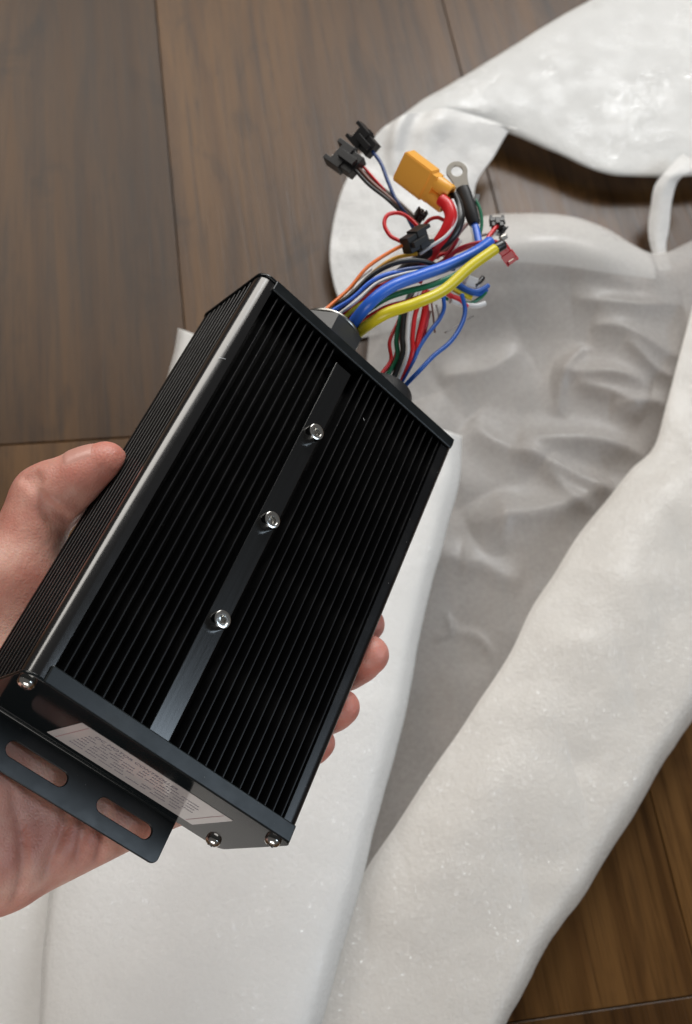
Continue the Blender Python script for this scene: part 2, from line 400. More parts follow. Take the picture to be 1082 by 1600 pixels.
# ------------------------------------------------------------------ foam wrap
def vnoise(x, y, seed):
    r = np.random.default_rng(seed).random((64, 64))
    xi, yi = np.floor(x).astype(int), np.floor(y).astype(int); fx, fy = x - xi, y - yi
    fx, fy = fx * fx * (3 - 2 * fx), fy * fy * (3 - 2 * fy)
    g = lambda a, b: r[a % 64, b % 64]
    return (g(xi, yi) * (1 - fx) + g(xi + 1, yi) * fx) * (1 - fy) + (g(xi, yi + 1) * (1 - fx) + g(xi + 1, yi + 1) * fx) * fy - 0.5
def fbm(x, y, seed, o=4):
    s, a = 0, 1.0
    for k in range(o):
        s = s + a * vnoise(x * 2 ** k, y * 2 ** k, seed + k); a *= 0.5
    return s
foam = empty('foam_wrap', Matrix.Translation((0.1, 0.3, 0)))
tag(foam, 'torn white foam packing sleeve lying open across the brown wooden floor', 'foam wrap')
def sheet(name, rows, mat, nu=110, nv=150, amp=0.0, nsc=(12, 12), ridges=(), thick=0.0012, seed=1, micro=0.00010, label=None, zs=1.0, calm=0.0, crisp=2.0):
    P = np.array([[at_height(p[0], p[1], p[2] * zs) for p in r] for r in rows])
    G = cr(P, nv)                                   # along the rows
    G = cr(G.transpose(1, 0, 2), nu).transpose(1, 0, 2)
    # normals
    du = np.gradient(G, axis=1); dv = np.gradient(G, axis=0)
    n = np.cross(du, dv); n /= np.linalg.norm(n, axis=2)[..., None] + 1e-12
    if n[..., 2].mean() < 0: n = -n
    x, y = G[..., 0], G[..., 1]
    d = amp * fbm(x * nsc[0] + 31.7, y * nsc[1] + 17.3, seed) + micro * fbm(x * 160 + 50, y * 160 + 50, seed + 9, 2)
    for (ax, ay, bx, by, wd, h) in ridges:
        A, B = at_height(ax, ay, 0.015)[:2], at_height(bx, by, 0.015)[:2]
        ab = B - A; ln = np.linalg.norm(ab); t = ((x - A[0]) * ab[0] + (y - A[1]) * ab[1]) / ln ** 2
        dist = ((x - A[0]) * -ab[1] + (y - A[1]) * ab[0]) / ln + 0.004 * np.sin(t * 5 + ax)
        env = np.clip(1 - (2 * t - 1) ** 2, 0, 1) ** 0.7 * ((t > 0) & (t < 1))
        d = d + h * np.exp(-(np.abs(dist) / wd) ** crisp) * env
    if calm:                                        # a taut free edge
        uu = np.clip(np.linspace(0, 1, nu) / calm, 0, 1); d = d * (0.12 + 0.88 * uu * uu * (3 - 2 * uu))[None, :]
    G = G + n * d[..., None]
    idx = np.arange(nv * nu).reshape(nv, nu)
    q = np.stack([idx[:-1, :-1], idx[:-1, 1:], idx[1:, 1:], idx[1:, :-1]], -1).reshape(-1, 4)
    me = bpy.data.meshes.new(name)
    V = G.reshape(-1, 3) - np.array([0.1, 0.3, 0])
    me.from_pydata(V.tolist(), [], q.tolist())
    o = link(name, me, foam, mat, label, smooth=True)
    sm = o.modifiers.new('thickness', 'SOLIDIFY'); sm.thickness = thick; sm.offset = 0
    return o

inner_rows = [
    [(590, 470, .004), (620, 420, .006), (742, 372, .012), (858, 362, .016), (930, 378, .014), (1018, 415, .012), (1105, 395, .010), (1190, 370, .006)],
    [(585, 455, .010), (620, 400, .020), (748, 343, .034), (860, 337, .038), (935, 354, .034), (1021, 402, .022), (1100, 374, .016), (1190, 350, .010)],
    [(580, 500, .012), (624, 440, .028), (752, 385, .050), (868, 376, .052), (950, 395, .046), (1030, 430, .030), (1100, 415, .022), (1190, 400, .012)],
    [(575, 560, .010), (630, 510, .022), (760, 455, .036), (876, 448, .034), (960, 462, .032), (1036, 490, .028), (1100, 490, .022), (1190, 490, .012)],
    [(560, 640, .008), (640, 590, .012), (770, 540, .016), (884, 530, .022), (966, 545, .026), (1040, 565, .024), (1100, 575, .020), (1190, 580, .012)],
    [(470, 740, .006), (640, 700, .009), (770, 650, .012), (880, 640, .016), (960, 650, .018), (1030, 660, .018), (1090, 670, .016), (1190, 680, .010)],
    [(460, 900, .005), (630, 860, .007), (740, 830, .010), (850, 800, .012), (940, 790, .012), (1010, 790, .012), (1090, 790, .010), (1190, 790, .008)],
    [(430, 1100, .004), (600, 1080, .005), (690, 1050, .008), (780, 1020, .010), (880, 1000, .010), (980, 980, .010), (1080, 960, .010), (1180, 940, .008)],
    [(400, 1350, .004), (520, 1350, .005), (600, 1330, .006), (690, 1300, .006), (790, 1260, .006), (900, 1220, .006), (1000, 1180, .006), (1060, 1120, .006)],
    [(380, 1680, .004), (470, 1680, .004), (540, 1660, .004), (600, 1640, .004), (650, 1620, .004), (700, 1600, .004), (760, 1560, .004), (830, 1500, .004)],
]
sheet('inner_layer', inner_rows, M_FOAM1, 200, 280, 0.0035, (10, 10), [
    (915, 532, 1070, 576, .013, .010), (862, 580, 1010, 622, .011, .010), (812, 678, 1015, 718, .011, .010), (796, 710, 985, 774, .009, .010),
    (740, 828, 960, 760, .014, .011), (904, 550, 862, 650, .005, .006), (735, 654, 840, 732, .013, .007), (885, 494, 1060, 500, .014, .008),
    (690, 996, 706, 955, .002, .003), (706, 975, 785, 1025, .002, .002), (645, 625, 745, 775, .018, .007), (690, 597, 820, 553, .018, .007), (950, 636, 1050, 652, .009, .008),
    (900, 600, 1000, 662, .007, .006), (840, 740, 930, 800, .006, .005), (960, 560, 1060, 610, .007, .006), (770, 770, 800, 860, .008, .004), (720, 880, 820, 900, .010, .004), (660, 820, 740, 900, .012, .004)],
    seed=3, label='thin grey see-through inner layer', crisp=1.25)
hem = [[(745, 350, .022), (800, 345, .026), (860, 340, .029), (935, 357, .026), (1014, 400, .018)],
       [(747, 356, .034), (800, 351, .039), (862, 347, .041), (940, 365, .036), (1018, 406, .021)],
       [(750, 385, .046), (803, 379, .048), (870, 377, .048), (950, 396, .041), (1024, 422, .025)],
       [(754, 408, .041), (806, 410, .041), (878, 416, .041), (956, 428, .036), (1024, 436, .026)]]
sheet('hem', hem, M_FOAM, 70, 50, 0.0, label='white doubled hem of the inner layer')
loop_rows = [
    [(612, 192, .100), (660, 176, .104), (715, 176, .102), (770, 190, .094), (812, 206, .088)],
    [(591, 208, .094), (648, 200, .100), (705, 196, .100), (756, 200, .092), (797, 203, .085)],
    [(557, 252, .074), (622, 240, .082), (682, 238, .082), (732, 240, .076), (771, 246, .070)],
    [(531, 308, .056), (604, 300, .066), (664, 296, .066), (712, 292, .060), (743, 290, .056)],
    [(516, 382, .040), (592, 372, .052), (652, 362, .052), (706, 352, .046), (742, 348, .036)],
    [(521, 440, .028), (582, 432, .036), (634, 424, .038), (684, 412, .036), (728, 396, .030)],
    [(545, 505, .018), (594, 496, .020), (632, 484, .018), (668, 468, .014), (704, 448, .010)],
    [(556, 530, .006), (600, 520, .006), (636, 508, .006), (668, 492, .005), (700, 472, .004)],
]
sheet('folded_loop', loop_rows, M_FOAM, 110, 150, 0.004, (16, 16), [(640, 190, 605, 290, .006, .006), (690, 190, 650, 300, .010, .004)], seed=14, zs=0.36)
arch_rows = [
    [(1180, -120, .060), (1180, -60, .110), (1180, 20, .125), (1180, 110, .120), (1180, 190, .105), (1180, 262, .085), (1180, 262, .06)],
    [(1090, -100, .060), (1090, -50, .110), (1090, 30, .125), (1090, 115, .120), (1090, 195, .105), (1090, 267, .085), (1085, 262, .06)],
    [(985, -35, .060), (975, -15, .110), (985, 50, .128), (1000, 120, .122), (1015, 195, .108), (1020, 270, .086), (1015, 264, .06)],
    [(880, 40, .060), (874, 31, .112), (890, 80, .130), (912, 130, .126), (930, 195, .112), (942, 265, .090), (938, 258, .06)],
    [(790, 98, .060), (780, 88, .112), (796, 120, .130), (818, 152, .128), (842, 190, .114), (868, 236, .092), (864, 228, .06)],
    [(725, 142, .060), (712, 130, .110), (724, 148, .126), (742, 166, .126), (764, 184, .114), (792, 205, .092), (788, 198, .06)],
    [(664, 178, .060), (655, 164, .105), (662, 170, .117), (674, 175, .118), (692, 180, .112), (716, 187, .098), (712, 182, .06)],
    [(628, 205, .060), (614, 194, .098), (618, 194, .106), (624, 193, .107), (634, 190, .105), (650, 187, .098), (646, 184, .06)],
    [(606, 218, .060), (588, 214, .090), (590, 212, .094), (593, 210, .095), (598, 206, .094), (604, 202, .090), (602, 200, .06)],
]
sheet('arched_band', arch_rows, M_FOAMG, 150, 170, 0.0022, (12, 12), (), seed=25, zs=0.22)
strip_rows = [
    [(1068, 240, .075), (1080, 248, .080), (1092, 256, .078)],
    [(1040, 268, .084), (1058, 268, .088), (1076, 270, .085)],
    [(1023, 291, .070), (1040, 288, .078), (1058, 286, .074)],
    [(1017, 325, .050), (1032, 322, .058), (1048, 322, .055)],
    [(1013, 362, .032), (1028, 358, .040), (1044, 356, .037)],
    [(1020, 396, .022), (1030, 394, .028), (1040, 388, .026)],
    [(1030, 425, .024), (1040, 423, .028), (1050, 420, .026)],
]
sheet('curled_strip', strip_rows, M_FOAM, 30, 70, 0.002, (30, 30), seed=36, zs=0.42)
def lerp(a, b, t): return tuple(a[i] + (b[i] - a[i]) * t for i in range(2))
# right flap: left free edge, right edge a rounded fold
fl = [(1085, 470), (1062, 555), (1040, 640), (1022, 700), (986, 736), (950, 782), (904, 838), (867, 898), (830, 954), (797, 1023), (748, 1098), (716, 1147), (675, 1205), (623, 1285), (571, 1362), (540, 1430), (505, 1520), (470, 1640)]
fr = [(1260, 500), (1262, 590), (1266, 680), (1262, 760), (1246, 812), (1222, 866), (1190, 924), (1158, 980), (1122, 1040), (1084, 1108), (1040, 1177), (1014, 1222), (988, 1265), (921, 1379), (859, 1467), (826, 1530), (797, 1592), (760, 1668)]
rows = []
for a, b in zip(fl, fr):
    r = [(*a, .038)]
    for t, z in ((.05, .0395), (.22, .042), (.42, .044), (.62, .0455), (.80, .0465), (.93, .0455), (.985, .038), (1.0, .026)):
        r.append((*lerp(a, b, t), z))
    r.append((*lerp(a, b, .965), .006))
    rows.append(r)
sheet('rolled_flap', rows, M_FOAM2, 170, 260, 0.0065, (8, 12), [(790, 970, 1040, 890, .030, .008), (690, 1150, 960, 1110, .030, .008), (610, 1300, 880, 1255, .030, .007), (870, 850, 1100, 790, .030, .008), (740, 1060, 1000, 1000, .022, .006), (990, 705, 1100, 715, .025, .006), (560, 1430, 800, 1400, .03, .005)], seed=47, calm=0.3)
# left flap: passes under the controller
gl = [(281, 514), (271, 565), (240, 690), (205, 830), (170, 980), (130, 1160), (98, 1310), (76, 1425), (66, 1500), (60, 1600), (55, 1680)]
gr = [(719, 682), (717, 748), (700, 831), (681, 905), (658, 1000), (637, 1100), (594, 1260), (560, 1384), (537, 1467), (500, 1590), (478, 1680)]
rows = []
for i, (a, b) in enumerate(zip(gl, gr)):
    r = [(*a, .050), (*lerp(a, b, .03), .058)]
    for t, z in ((.15, .066), (.35, .070), (.6, .071), (.82, .070), (.94, .066), (.985, .058), (1.0, .048)):
        r.append((*lerp(a, b, t), z))
    r.append((*lerp(a, b, .975), .034))
    rows.append(r)
sheet('broad_flap', rows, M_FOAM, 150, 200, 0.004, (9, 9), [], seed=58)
under_rows = [[(-120, 1330, .006), (0, 1340, .012), (90, 1350, .016), (200, 1370, .014)], [(-120, 1420, .008), (0, 1430, .016), (90, 1440, .020), (200, 1450, .016)],
              [(-120, 1540, .008), (0, 1540, .016), (90, 1540, .020), (200, 1540, .016)], [(-120, 1700, .006), (0, 1700, .012), (90, 1700, .016), (200, 1700, .014)]]
sheet('base_layer', under_rows, M_FOAM, 60, 60, 0.004, (10, 10), [], seed=69)

# ------------------------------------------------------------------ motor controller
ctl = empty('motor_controller', BOXW)
tag(ctl, 'black finned motor controller with coloured wires held above the foam sheet', 'motor controller')
WD, LEN, H = 114.0, 190.0, 49.0
# casing profile in (x, z), extruded along y
prof = []
def arc(cx, cz, r, a0, a1, n=9): return [(cx + r * math.cos(math.radians(a0 + (a1 - a0) * k / (n - 1))), cz + r * math.sin(math.radians(a0 + (a1 - a0) * k / (n - 1)))) for k in range(n)]
prof += [(2.6, -44.0), (2.6, -6.0), (0, -5.8)] + arc(4.8, -4.8, 4.8, 180, 90, 14) + [(7.3, 0), (7.3, -8.0), (107.6, -8.0), (107.6, -0.2), (110, 0)] + arc(110.6, -3.4, 3.4, 90, 0, 9)
prof += [(114, -44)] + arc(110, -45, 4, 0, -90, 6) + arc(4, -45, 4, -90, -180, 6) + [(0, -44.2)]
bm = bmesh.new()
a = [bm.verts.new((x * .001, 0, z * .001)) for x, z in prof]; b = [bm.verts.new((x * .001, LEN * .001, z * .001)) for x, z in prof]
n = len(prof)
for k in range(n):
    f = bm.faces.new([a[k], a[(k + 1) % n], b[(k + 1) % n], b[k]])
bmesh.ops.triangle_fill(bm, use_beauty=True, edges=[bm.edges.get((a[k], a[(k + 1) % n])) for k in range(n)])
bmesh.ops.triangle_fill(bm, use_beauty=True, edges=[bm.edges.get((b[k], b[(k + 1) % n])) for k in range(n)])
me = bm_mesh(bm, 'casing')
for p in me.polygons: p.use_smooth = True
me.set_sharp_from_angle(angle=math.radians(25))
me.materials.append(M_ANOD); me.materials.append(M_CASE); me.materials.append(M_FIN)
for p in me.polygons:                      # polished along the long corner, satin elsewhere, dull in the grooves
    c_ = p.center * 1000
    p.material_index = 0 if (c_.x < 7.31 and c_.z > -5.7) else (2 if abs(c_.z + 8) < .1 and abs(p.normal.z) > .9 else 1)
link('casing', me, ctl)
# top fins
bm = bmesh.new(); add_box(bm, (-0.30, 0.4, -8.0), (0.30, LEN - 0.4, -0.12), 0.12); fin_me = bm_mesh(bm, 'fin'); fin_me.materials.append(M_FIN)
for k in list(range(9)) + [None] + list(range(12)):
    if k is None: continue
xs = [11.0 + 3.98 * k for k in range(9)] + [59.3 + 3.9 * k for k in range(13)]
for x in xs:
    o = link('fin', fin_me, ctl); o.location = (x * .001, 0, 0)
# side fins
bm = bmesh.new(); prism(bm, [(2.7, -.42), (2.7, .42)] + [(0.3 - .26 * math.sin(math.radians(t)), .16 + .26 * math.cos(math.radians(t))) for t in range(0, 91, 18)] + [(0.04, -.38), (0.1, -.42)], 0.4, LEN - 0.4, Matrix(((1, 0, 0, 0), (0, 0, 1, 0), (0, 1, 0, 0), (0, 0, 0, 1)))); sf_me = bm_mesh(bm, 'side_fin'); [setattr(p, 'use_smooth', True) for p in sf_me.polygons]; sf_me.set_sharp_from_angle(angle=math.radians(40)); sf_me.materials.append(M_CASE)
for k in range(9):
    o = link('side_fin', sf_me, ctl); o.location = (0, 0, (-8.9 - 4.05 * k) * .001)
def on_face(px, py, z=0.0):
    d = BM_.T @ (RC @ np.array([(px - CX) / F, (py - CY) / F, 1.0])); o_ = to_box(np.array([0, 0, CAM_H]))
    return o_ + d * ((z - o_[2]) / d[2])
for (a_, b_, w_) in (((341, 558), (353, 561), .16), ((568, 653), (570, 657), .14), ((355, 538), (357, 540), .12)):  # lint fibre and dust specks lying on the finned face
    A_, B_ = on_face(*a_, .05), on_face(*b_, .05); e_ = B_ - A_; ln_ = np.linalg.norm(e_[:2])
    bm = bmesh.new(); add_box(bm, (0, -w_ / 2, -.04), (ln_, w_ / 2, .05), .03)
    o = link('lint', bm_mesh(bm, 'lint'), ctl, W['white'], 'tiny white speck of lint'); o.location = A_ * .001; o.rotation_euler = (0, 0, math.atan2(e_[1], e_[0]))
# bolt strip
bm = bmesh.new(); add_box(bm, (46.6, 0.4, -8.0), (55.1, 181.5, -0.9), 0.25)
link('bolt_strip', bm_mesh(bm, 'bolt_strip'), ctl, M_STRIP)
# socket head bolts
def bolt_mesh():
    bm = bmesh.new()
    R = 3.45
    lathe(bm, [(R - .15, -0.2), (R, 0), (R, 3.7), (R - .12, 4.05), (R - .45, 4.2), (2.25, 4.2), (2.05, 4.05)], 32)
    # hex socket
    ring = [Vector((1.72 * math.cos(math.pi / 3 * k + .3), 1.72 * math.sin(math.pi / 3 * k + .3), 4.05)) * .001 for k in range(6)]
    n = 32
    outer = [Vector((2.05 * math.cos(2 * math.pi * k / n), 2.05 * math.sin(2 * math.pi * k / n), 4.05)) * .001 for k in range(n)]
    ov = [bm.verts.new(p) for p in outer]; iv = [bm.verts.new(p) for p in ring]; dv = [bm.verts.new(p + Vector((0, 0, -.0022))) for p in ring]
    es = [bm.edges.new((ov[k], ov[(k + 1) % n])) for k in range(n)] + [bm.edges.new((iv[k], iv[(k + 1) % 6])) for k in range(6)]
    bmesh.ops.triangle_fill(bm, use_beauty=True, edges=es)
    for k in range(6): bm.faces.new([iv[k], iv[(k + 1) % 6], dv[(k + 1) % 6], dv[k]])
    c = bm.verts.new((0, 0, .0013))
    for k in range(6): bm.faces.new([dv[k], dv[(k + 1) % 6], c])
    bmesh.ops.remove_doubles(bm, verts=bm.verts, dist=1e-6)
    me = bm_mesh(bm, 'socket_bolt')
    for p in me.polygons: p.use_smooth = True
    me.set_sharp_from_angle(angle=math.radians(35)); me.materials.append(M_STEEL)
    return me
bme = bolt_mesh()
for y in (52.6, 98.4, 143.8):
    o = link('socket_bolt', bme, ctl); o.location = (.0510, y * .001, -.0009)
    o.rotation_euler[2] = random.random() * 2
# end plates: local x = box x, local y = box z
MX = Matrix(((1, 0, 0, 0), (0, 0, -1, 0), (0, 1, 0, 0), (0, 0, 0, 1)))   # xy outline -> xz plane, thickness along -y
def end_plate(far):
    me = outline_mesh('end_plate', [rrect(-0.35, -48.6, 114.3, 0.55, [4.0, 5.0, 4.0, 4.0], 9)], 1.2, 0.25)
    me.transform(Matrix.Translation((0, (190.8 if far else -0.8) * .001, 0)) @ MX)
    o = link('end_plate', me, ctl, M_PLATE)
    bm = bmesh.new()
    if far: add_box(bm, (6.6, 186.0, 0.35), (112.4, 191.4, 1.35), 0.48)
    else: add_box(bm, (6.4, -1.4, 0.35), (112.6, 5.2, 1.35), 0.48)
    t = link('folded_lip', bm_mesh(bm, 'folded_lip'), o, M_SATIN)
    return o
pl_near = end_plate(False)
pl_far = end_plate(True)
slot = lambda x0, x1, yc, r: [(x1 + r * math.cos(math.radians(t)), yc + r * math.sin(math.radians(t))) for t in range(-90, 91, 15)] + [(x0 + r * math.cos(math.radians(t)), yc + r * math.sin(math.radians(t))) for t in range(90, 271, 15)]
me = outline_mesh('mounting_flange', [rrect(10, -19.2, 91.8, -0.9, [.4, .4, 2.6, 2.6], 7), slot(23.4, 43.5, -10.6, 3.2), slot(63.2, 82.2, -10.6, 3.2)], 1.3, 0.3)
me.transform(Matrix.Translation((0, 0, -.0481)))
link('mounting_flange', me, pl_near, M_SATIN)
bm = bmesh.new(); av = []
for k in range(7):
    t = math.radians(90 * k / 6); yy, zz = -1.35 - 1.6 * (1 - math.sin(t)), -47.5 + 1.6 * (1 - math.cos(t))
    av.append([bm.verts.new((x * .001, yy * .001, zz * .001)) for x in (10.2, 91.6)])
for p_, q_ in zip(av, av[1:]): bm.faces.new([p_[0], p_[1], q_[1], q_[0]])
link('bend', bm_mesh(bm, 'bend'), pl_near, M_PLATE, smooth=True)
# label with header, frame rule and fine print
me = outline_mesh('label_sticker', [rrect(28.4, -40.4, 95.2, -11.4, 0.6, 4)], 0.12, 0.0)
me.transform(Matrix.Translation((0, -.00148, 0)) @ MX)
link('sticker', me, pl_near, M_PAPER)
Y0, Y1 = -1.60, -1.55
for (x0, x1, z0, z1) in ((31.6, 31.9, -39.4, -12.4), (91.2, 91.5, -39.4, -12.4)): 
    bm = bmesh.new(); add_box(bm, (x0, Y0, z0), (x1, Y1, z1)); link('frame_rule', bm_mesh(bm, 'frame_rule'), pl_near, M_INKR)
def text_mesh(s, size):
    cu = bpy.data.curves.new('t', 'FONT'); cu.body = s; cu.size = size * .001; cu.extrude = .00002
    o = bpy.data.objects.new('t', cu); COL.objects.link(o); bpy.context.view_layer.update()
    me = bpy.data.meshes.new_from_object(o.evaluated_get(bpy.context.evaluated_depsgraph_get()))
    bpy.data.objects.remove(o); bpy.data.curves.remove(cu); return me
me = text_mesh('DC MOTOR CONTROLLER', 3.0); me.transform(Matrix.Translation((.0365, -.00158, -.0168)) @ MX)
link('header_lettering', me, pl_near, M_INK)
bm = bmesh.new(); rr = random.Random(3)
for z in (-19.6, -22.6, -25.6, -28.8, -32.0, -35.2):
    x = 35.5
    while x < 84:
        wl = rr.uniform(2.0, 6.5)
        if rr.random() < 0.86:
            xx = x
            while xx < x + wl:                      # words of letter-sized strokes
                ww = rr.uniform(.35, .8); hh = rr.uniform(.8, 1.3)
                add_box(bm, (xx, Y0, z), (xx + ww * .45, Y1, z + hh)); add_box(bm, (xx + ww * .45, Y0, z + hh * .4), (xx + ww, Y1, z + hh * .4 + .3)); xx += ww + .28
        x += wl + rr.uniform(.8, 2.5)
o = link('fine_print', bm_mesh(bm, 'fine_print'), pl_near, M_INK); tag(o, kind='stuff')
# pan head screws
def screw_mesh():
    bm = bmesh.new(); lathe(bm, [(3.0, 0), (3.05, .5), (2.9, 1.2), (2.45, 1.9), (1.7, 2.35), (0.9, 2.5), (0, 2.52)], 24)
    me = bm_mesh(bm, 'pan_screw')
    for p in me.polygons: p.use_smooth = True
    me.materials.append(M_STEEL); return me
sme = screw_mesh()
bm = bmesh.new(); add_box(bm, (-1.5, -.28, 2.0), (1.5, .28, 2.56)); add_box(bm, (-.28, -1.5, 2.0), (.28, 1.5, 2.55)); cme = bm_mesh(bm, 'cross_shade'); cme.materials.append(M_DARK)  # dark bars stand in for the shade inside the cross slot
for x, z in ((3.9, -6.6), (109.4, -5.0), (106.8, -42.0), (5.0, -42.5)):
    o = link('screw', sme, pl_near); o.location = (x * .001, -.00135, z * .001); o.rotation_euler = (math.pi / 2, 0, 0)
    c = link('cross_shade', cme, ctl); c.parent = pl_near; c.location = o.location; c.rotation_euler = (math.pi / 2, random.random() * 1.5, 0)
for x, z in ((3.9, -6.6), (109.4, -5.0)):
    o = link('screw', sme, pl_far); o.location = (x * .001, .1914, z * .001); o.rotation_euler = (-math.pi / 2, 0, 0)
# cable glands
MY = Matrix(((1, 0, 0, 0), (0, 0, 1, 0), (0, -1, 0, 0), (0, 0, 0, 1)))   # local z -> box +y
def gland(x, z, R, rot, nut, GL):
    g = Matrix.Translation((x * .001, .1914, z * .001)) @ MY
    bm = bmesh.new()
    if nut:
        hexp = [(R * math.cos(math.radians(60 * k + rot)), R * math.sin(math.radians(60 * k + rot))) for k in range(6)]
        prism(bm, hexp, 0, GL); 
        bmesh.ops.bevel(bm, geom=[e for e in bm.edges if abs(e.verts[0].co.z - e.verts[1].co.z) < 1e-6 and e.verts[0].co.z > .005], offset=.0011, segments=2, affect='EDGES')
    else:
        lathe(bm, [(R, 0), (R, GL - 4), (R - .6, GL - 2), (R - 2.2, GL - .7), (R - 4, GL), (R - 4, GL - 5)], 36)
    me = bm_mesh(bm, 'cable_gland'); me.transform(g)
    for p in me.polygons: p.use_smooth = True
    me.set_sharp_from_angle(angle=math.radians(30))
    o = link('cable_gland', me, ctl, M_NUT if nut else M_RUBBER)
    bm = bmesh.new()
    if nut:
        lathe(bm, [(R - 2.2, GL - .4), (R - 1.6, GL + .6), (R - 2.4, GL + 1.2), (R - 4.2, GL + 1.0), (R - 4.6, GL - .4)], 40)
        me = bm_mesh(bm, 'gland_ring'); me.transform(g); link('gland_ring', me, o, M_CHROME, smooth=True)
        bm = bmesh.new()
    lathe(bm, [(R - 4.2, GL - 5.0), (R - 4.4, GL - 1 if not nut else GL + .8), (0, GL - 1.4 if not nut else GL + .4)], 30)
    me = bm_mesh(bm, 'gland_seal'); me.transform(g); link('gland_seal', me, o, M_RUBBER, smooth=True)
gland(45, -19.5, 15.5, 8, True, 16.5)
gland(82, -19, 12.5, 0, False, 14.5)

# ---- wires: first points stand in a gland (box mm), the rest are points in the air (photo direction, mm from camera)
def bpt(x, y, z): return np.array(BT) + BM_ @ (np.array([x, y, z]) / 1000)
IW = BOXW.inverted()
def wire(col, pts, r, label=None, n=None, parent=None):
    P = np.array([bpt(*p[1:]) if p[0] == 'b' else at_depth(*p) for p in pts])
    path = cr(P, n or 14 * len(pts))
    path = np.array([IW @ Vector(p) for p in path])
    o = link('wire', tube_mesh('wire', path, r / 1000.0, 12), ctl, W[col], label or col.replace('_', ' ') + ' wire')
    return o
def B(x, y, z): return ('b', x, y, z)
G1 = lambda dx, dz: (B(45 + dx, 205, -19.5 + dz), B(45 + dx * 1.02, 212, -19.5 + dz))
G2 = lambda dx, dz: (B(82 + dx, 200, -19 + dz), B(82 + dx, 208, -19 + dz))
# gland one
wire('orange', [*G1(-8, 3), (545, 452, 512), (574, 418, 516), (606, 396, 520), (634, 381, 522)], 0.85)
wire('white', [*G1(-8.5, 0), (541, 462, 518), (556, 440, 524), (580, 420, 530)], 0.8)
wire('amber', [*G1(-5, -2), (560, 452, 516), (586, 424, 520), (616, 404, 524), (652, 396, 526)], 0.9)
wire('black', [*G1(-6, 0), (552, 458, 512), (584, 428, 514), (622, 410, 516), (660, 408, 520), (694, 420, 526)], 1.2)
wire('navy', [*G1(-4, 2), (556, 462, 508), (586, 438, 510), (622, 424, 514), (664, 418, 520), (710, 420, 530)], 1.05, 'dark blue wire')
wire('bright_blue', [*G1(-6, 4), (551, 466, 506), (580, 440, 508), (610, 427, 512), (650, 424, 518)], 0.9, 'thin blue wire')
wire('red', [*G1(-2, 4), (563, 468, 506), (590, 448, 510), (620, 436, 516), (660, 426, 524)], 1.15)
wire('crimson', [*G1(-1, 0), (572, 468, 516), (604, 446, 522), (640, 432, 528), (690, 410, 534), (720, 388, 536), (752, 379, 534), (774, 378, 532), (786, 384, 532), (792, 392, 532)], 1.05, 'dark red wire ending in the red terminal')
wire('yellow', [*G1(0, 6), (560, 476, 506), (574, 462, 512), (600, 448, 522)], 1.0, 'thin yellow wire')
wire('green', [*G1(4, -2), (590, 474, 514), (626, 458, 520), (672, 446, 524), (716, 428, 528), (740, 410, 530)], 1.4)
wire('red', [*G1(6, -4), (596, 484, 516), (640, 470, 522), (690, 452, 528)], 1.1, 'red wire half hidden by the yellow cable')
wire('bright_blue', [*G1(4.5, 7), (578, 474, 498), (612, 448, 500), (655, 431, 508), (700, 415, 516), (740, 396, 523), (766, 378, 531)], 2.65, 'thick blue phase cable')
wire('yellow', [*G1(9, 5), (600, 492, 498), (650, 474, 500), (694, 453, 506), (735, 417, 512), (774, 389, 518)], 2.5, 'thick yellow phase cable')
wire('black', [(770, 392, 518.5), (776, 388, 519), (786, 382, 521)], 2.5, 'black sleeve on the yellow cable', 10)
wire('red', [(690, 312, 534), (700, 322, 532), (705, 340, 530), (697, 362, 530), (680, 388, 532), (664, 412, 536), (650, 440, 538)], 3.0, 'thick red power cable')
wire('black', [(708, 304, 540), (716, 322, 538), (718, 346, 534), (704, 372, 532), (676, 392, 532), (640, 414, 534), (610, 440, 536)], 2.4, 'thick black power cable')
wire('white', [(707, 312, 533), (712, 326, 531), (712, 346, 529), (698, 368, 527), (672, 386, 526), (656, 397, 526)], 0.8)  # white strand drawn as the highlight along the thick black cable
# gland two
wire('red', [*G2(-7, 2), (611, 562, 520), (609, 535, 522), (620, 508, 526), (634, 480, 530)], 0.85)
wire('red', [*G2(-6, 0), (618, 556, 524), (624, 520, 528), (640, 480, 532)], 0.8)
wire('green', [*G2(-4, 1), (621, 560, 520), (620, 530, 522), (628, 490, 526), (640, 462, 530)], 1.15)
wire('black', [*G2(-1, 2), (629, 556, 518), (629, 525, 520), (633, 488, 524), (645, 455, 530)], 1.25)
wire('white', [*G2(1, 3), (636, 556, 517), (637, 525, 519), (640, 488, 523), (652, 455, 530)], 1.0)
wire('red', [*G2(2, 2), (643, 556, 519), (645, 525, 521), (650, 488, 525), (664, 455, 530)], 1.1)
wire('red', [*G2(3, 0), (648, 552, 522), (656, 522, 525), (664, 486, 528), (668, 455, 532)], 1.5)
wire('crimson', [*G2(4, -2), (650, 548, 526), (662, 520, 528), (667, 490, 530), (662, 458, 534)], 1.3, 'dark red wire')
wire('brown', [*G2(3, -4), (654, 544, 530), (664, 512, 532), (672, 486, 534)], 0.9)
wire('blue', [*G2(4, 1), (646, 564, 520), (656, 542, 522), (672, 518, 526), (686, 500, 530), (694, 482, 532), (693, 462, 534)], 0.95)
wire('blue', [*G2(5, 3), (655, 580, 516), (678, 556, 520), (704, 534, 526), (721, 508, 532), (727, 484, 536), (722, 460, 538)], 1.05)
wire('brown', [(674, 468, 534), (678, 500, 534), (680, 520, 534)], 0.45, 'thin brown wire', 12)
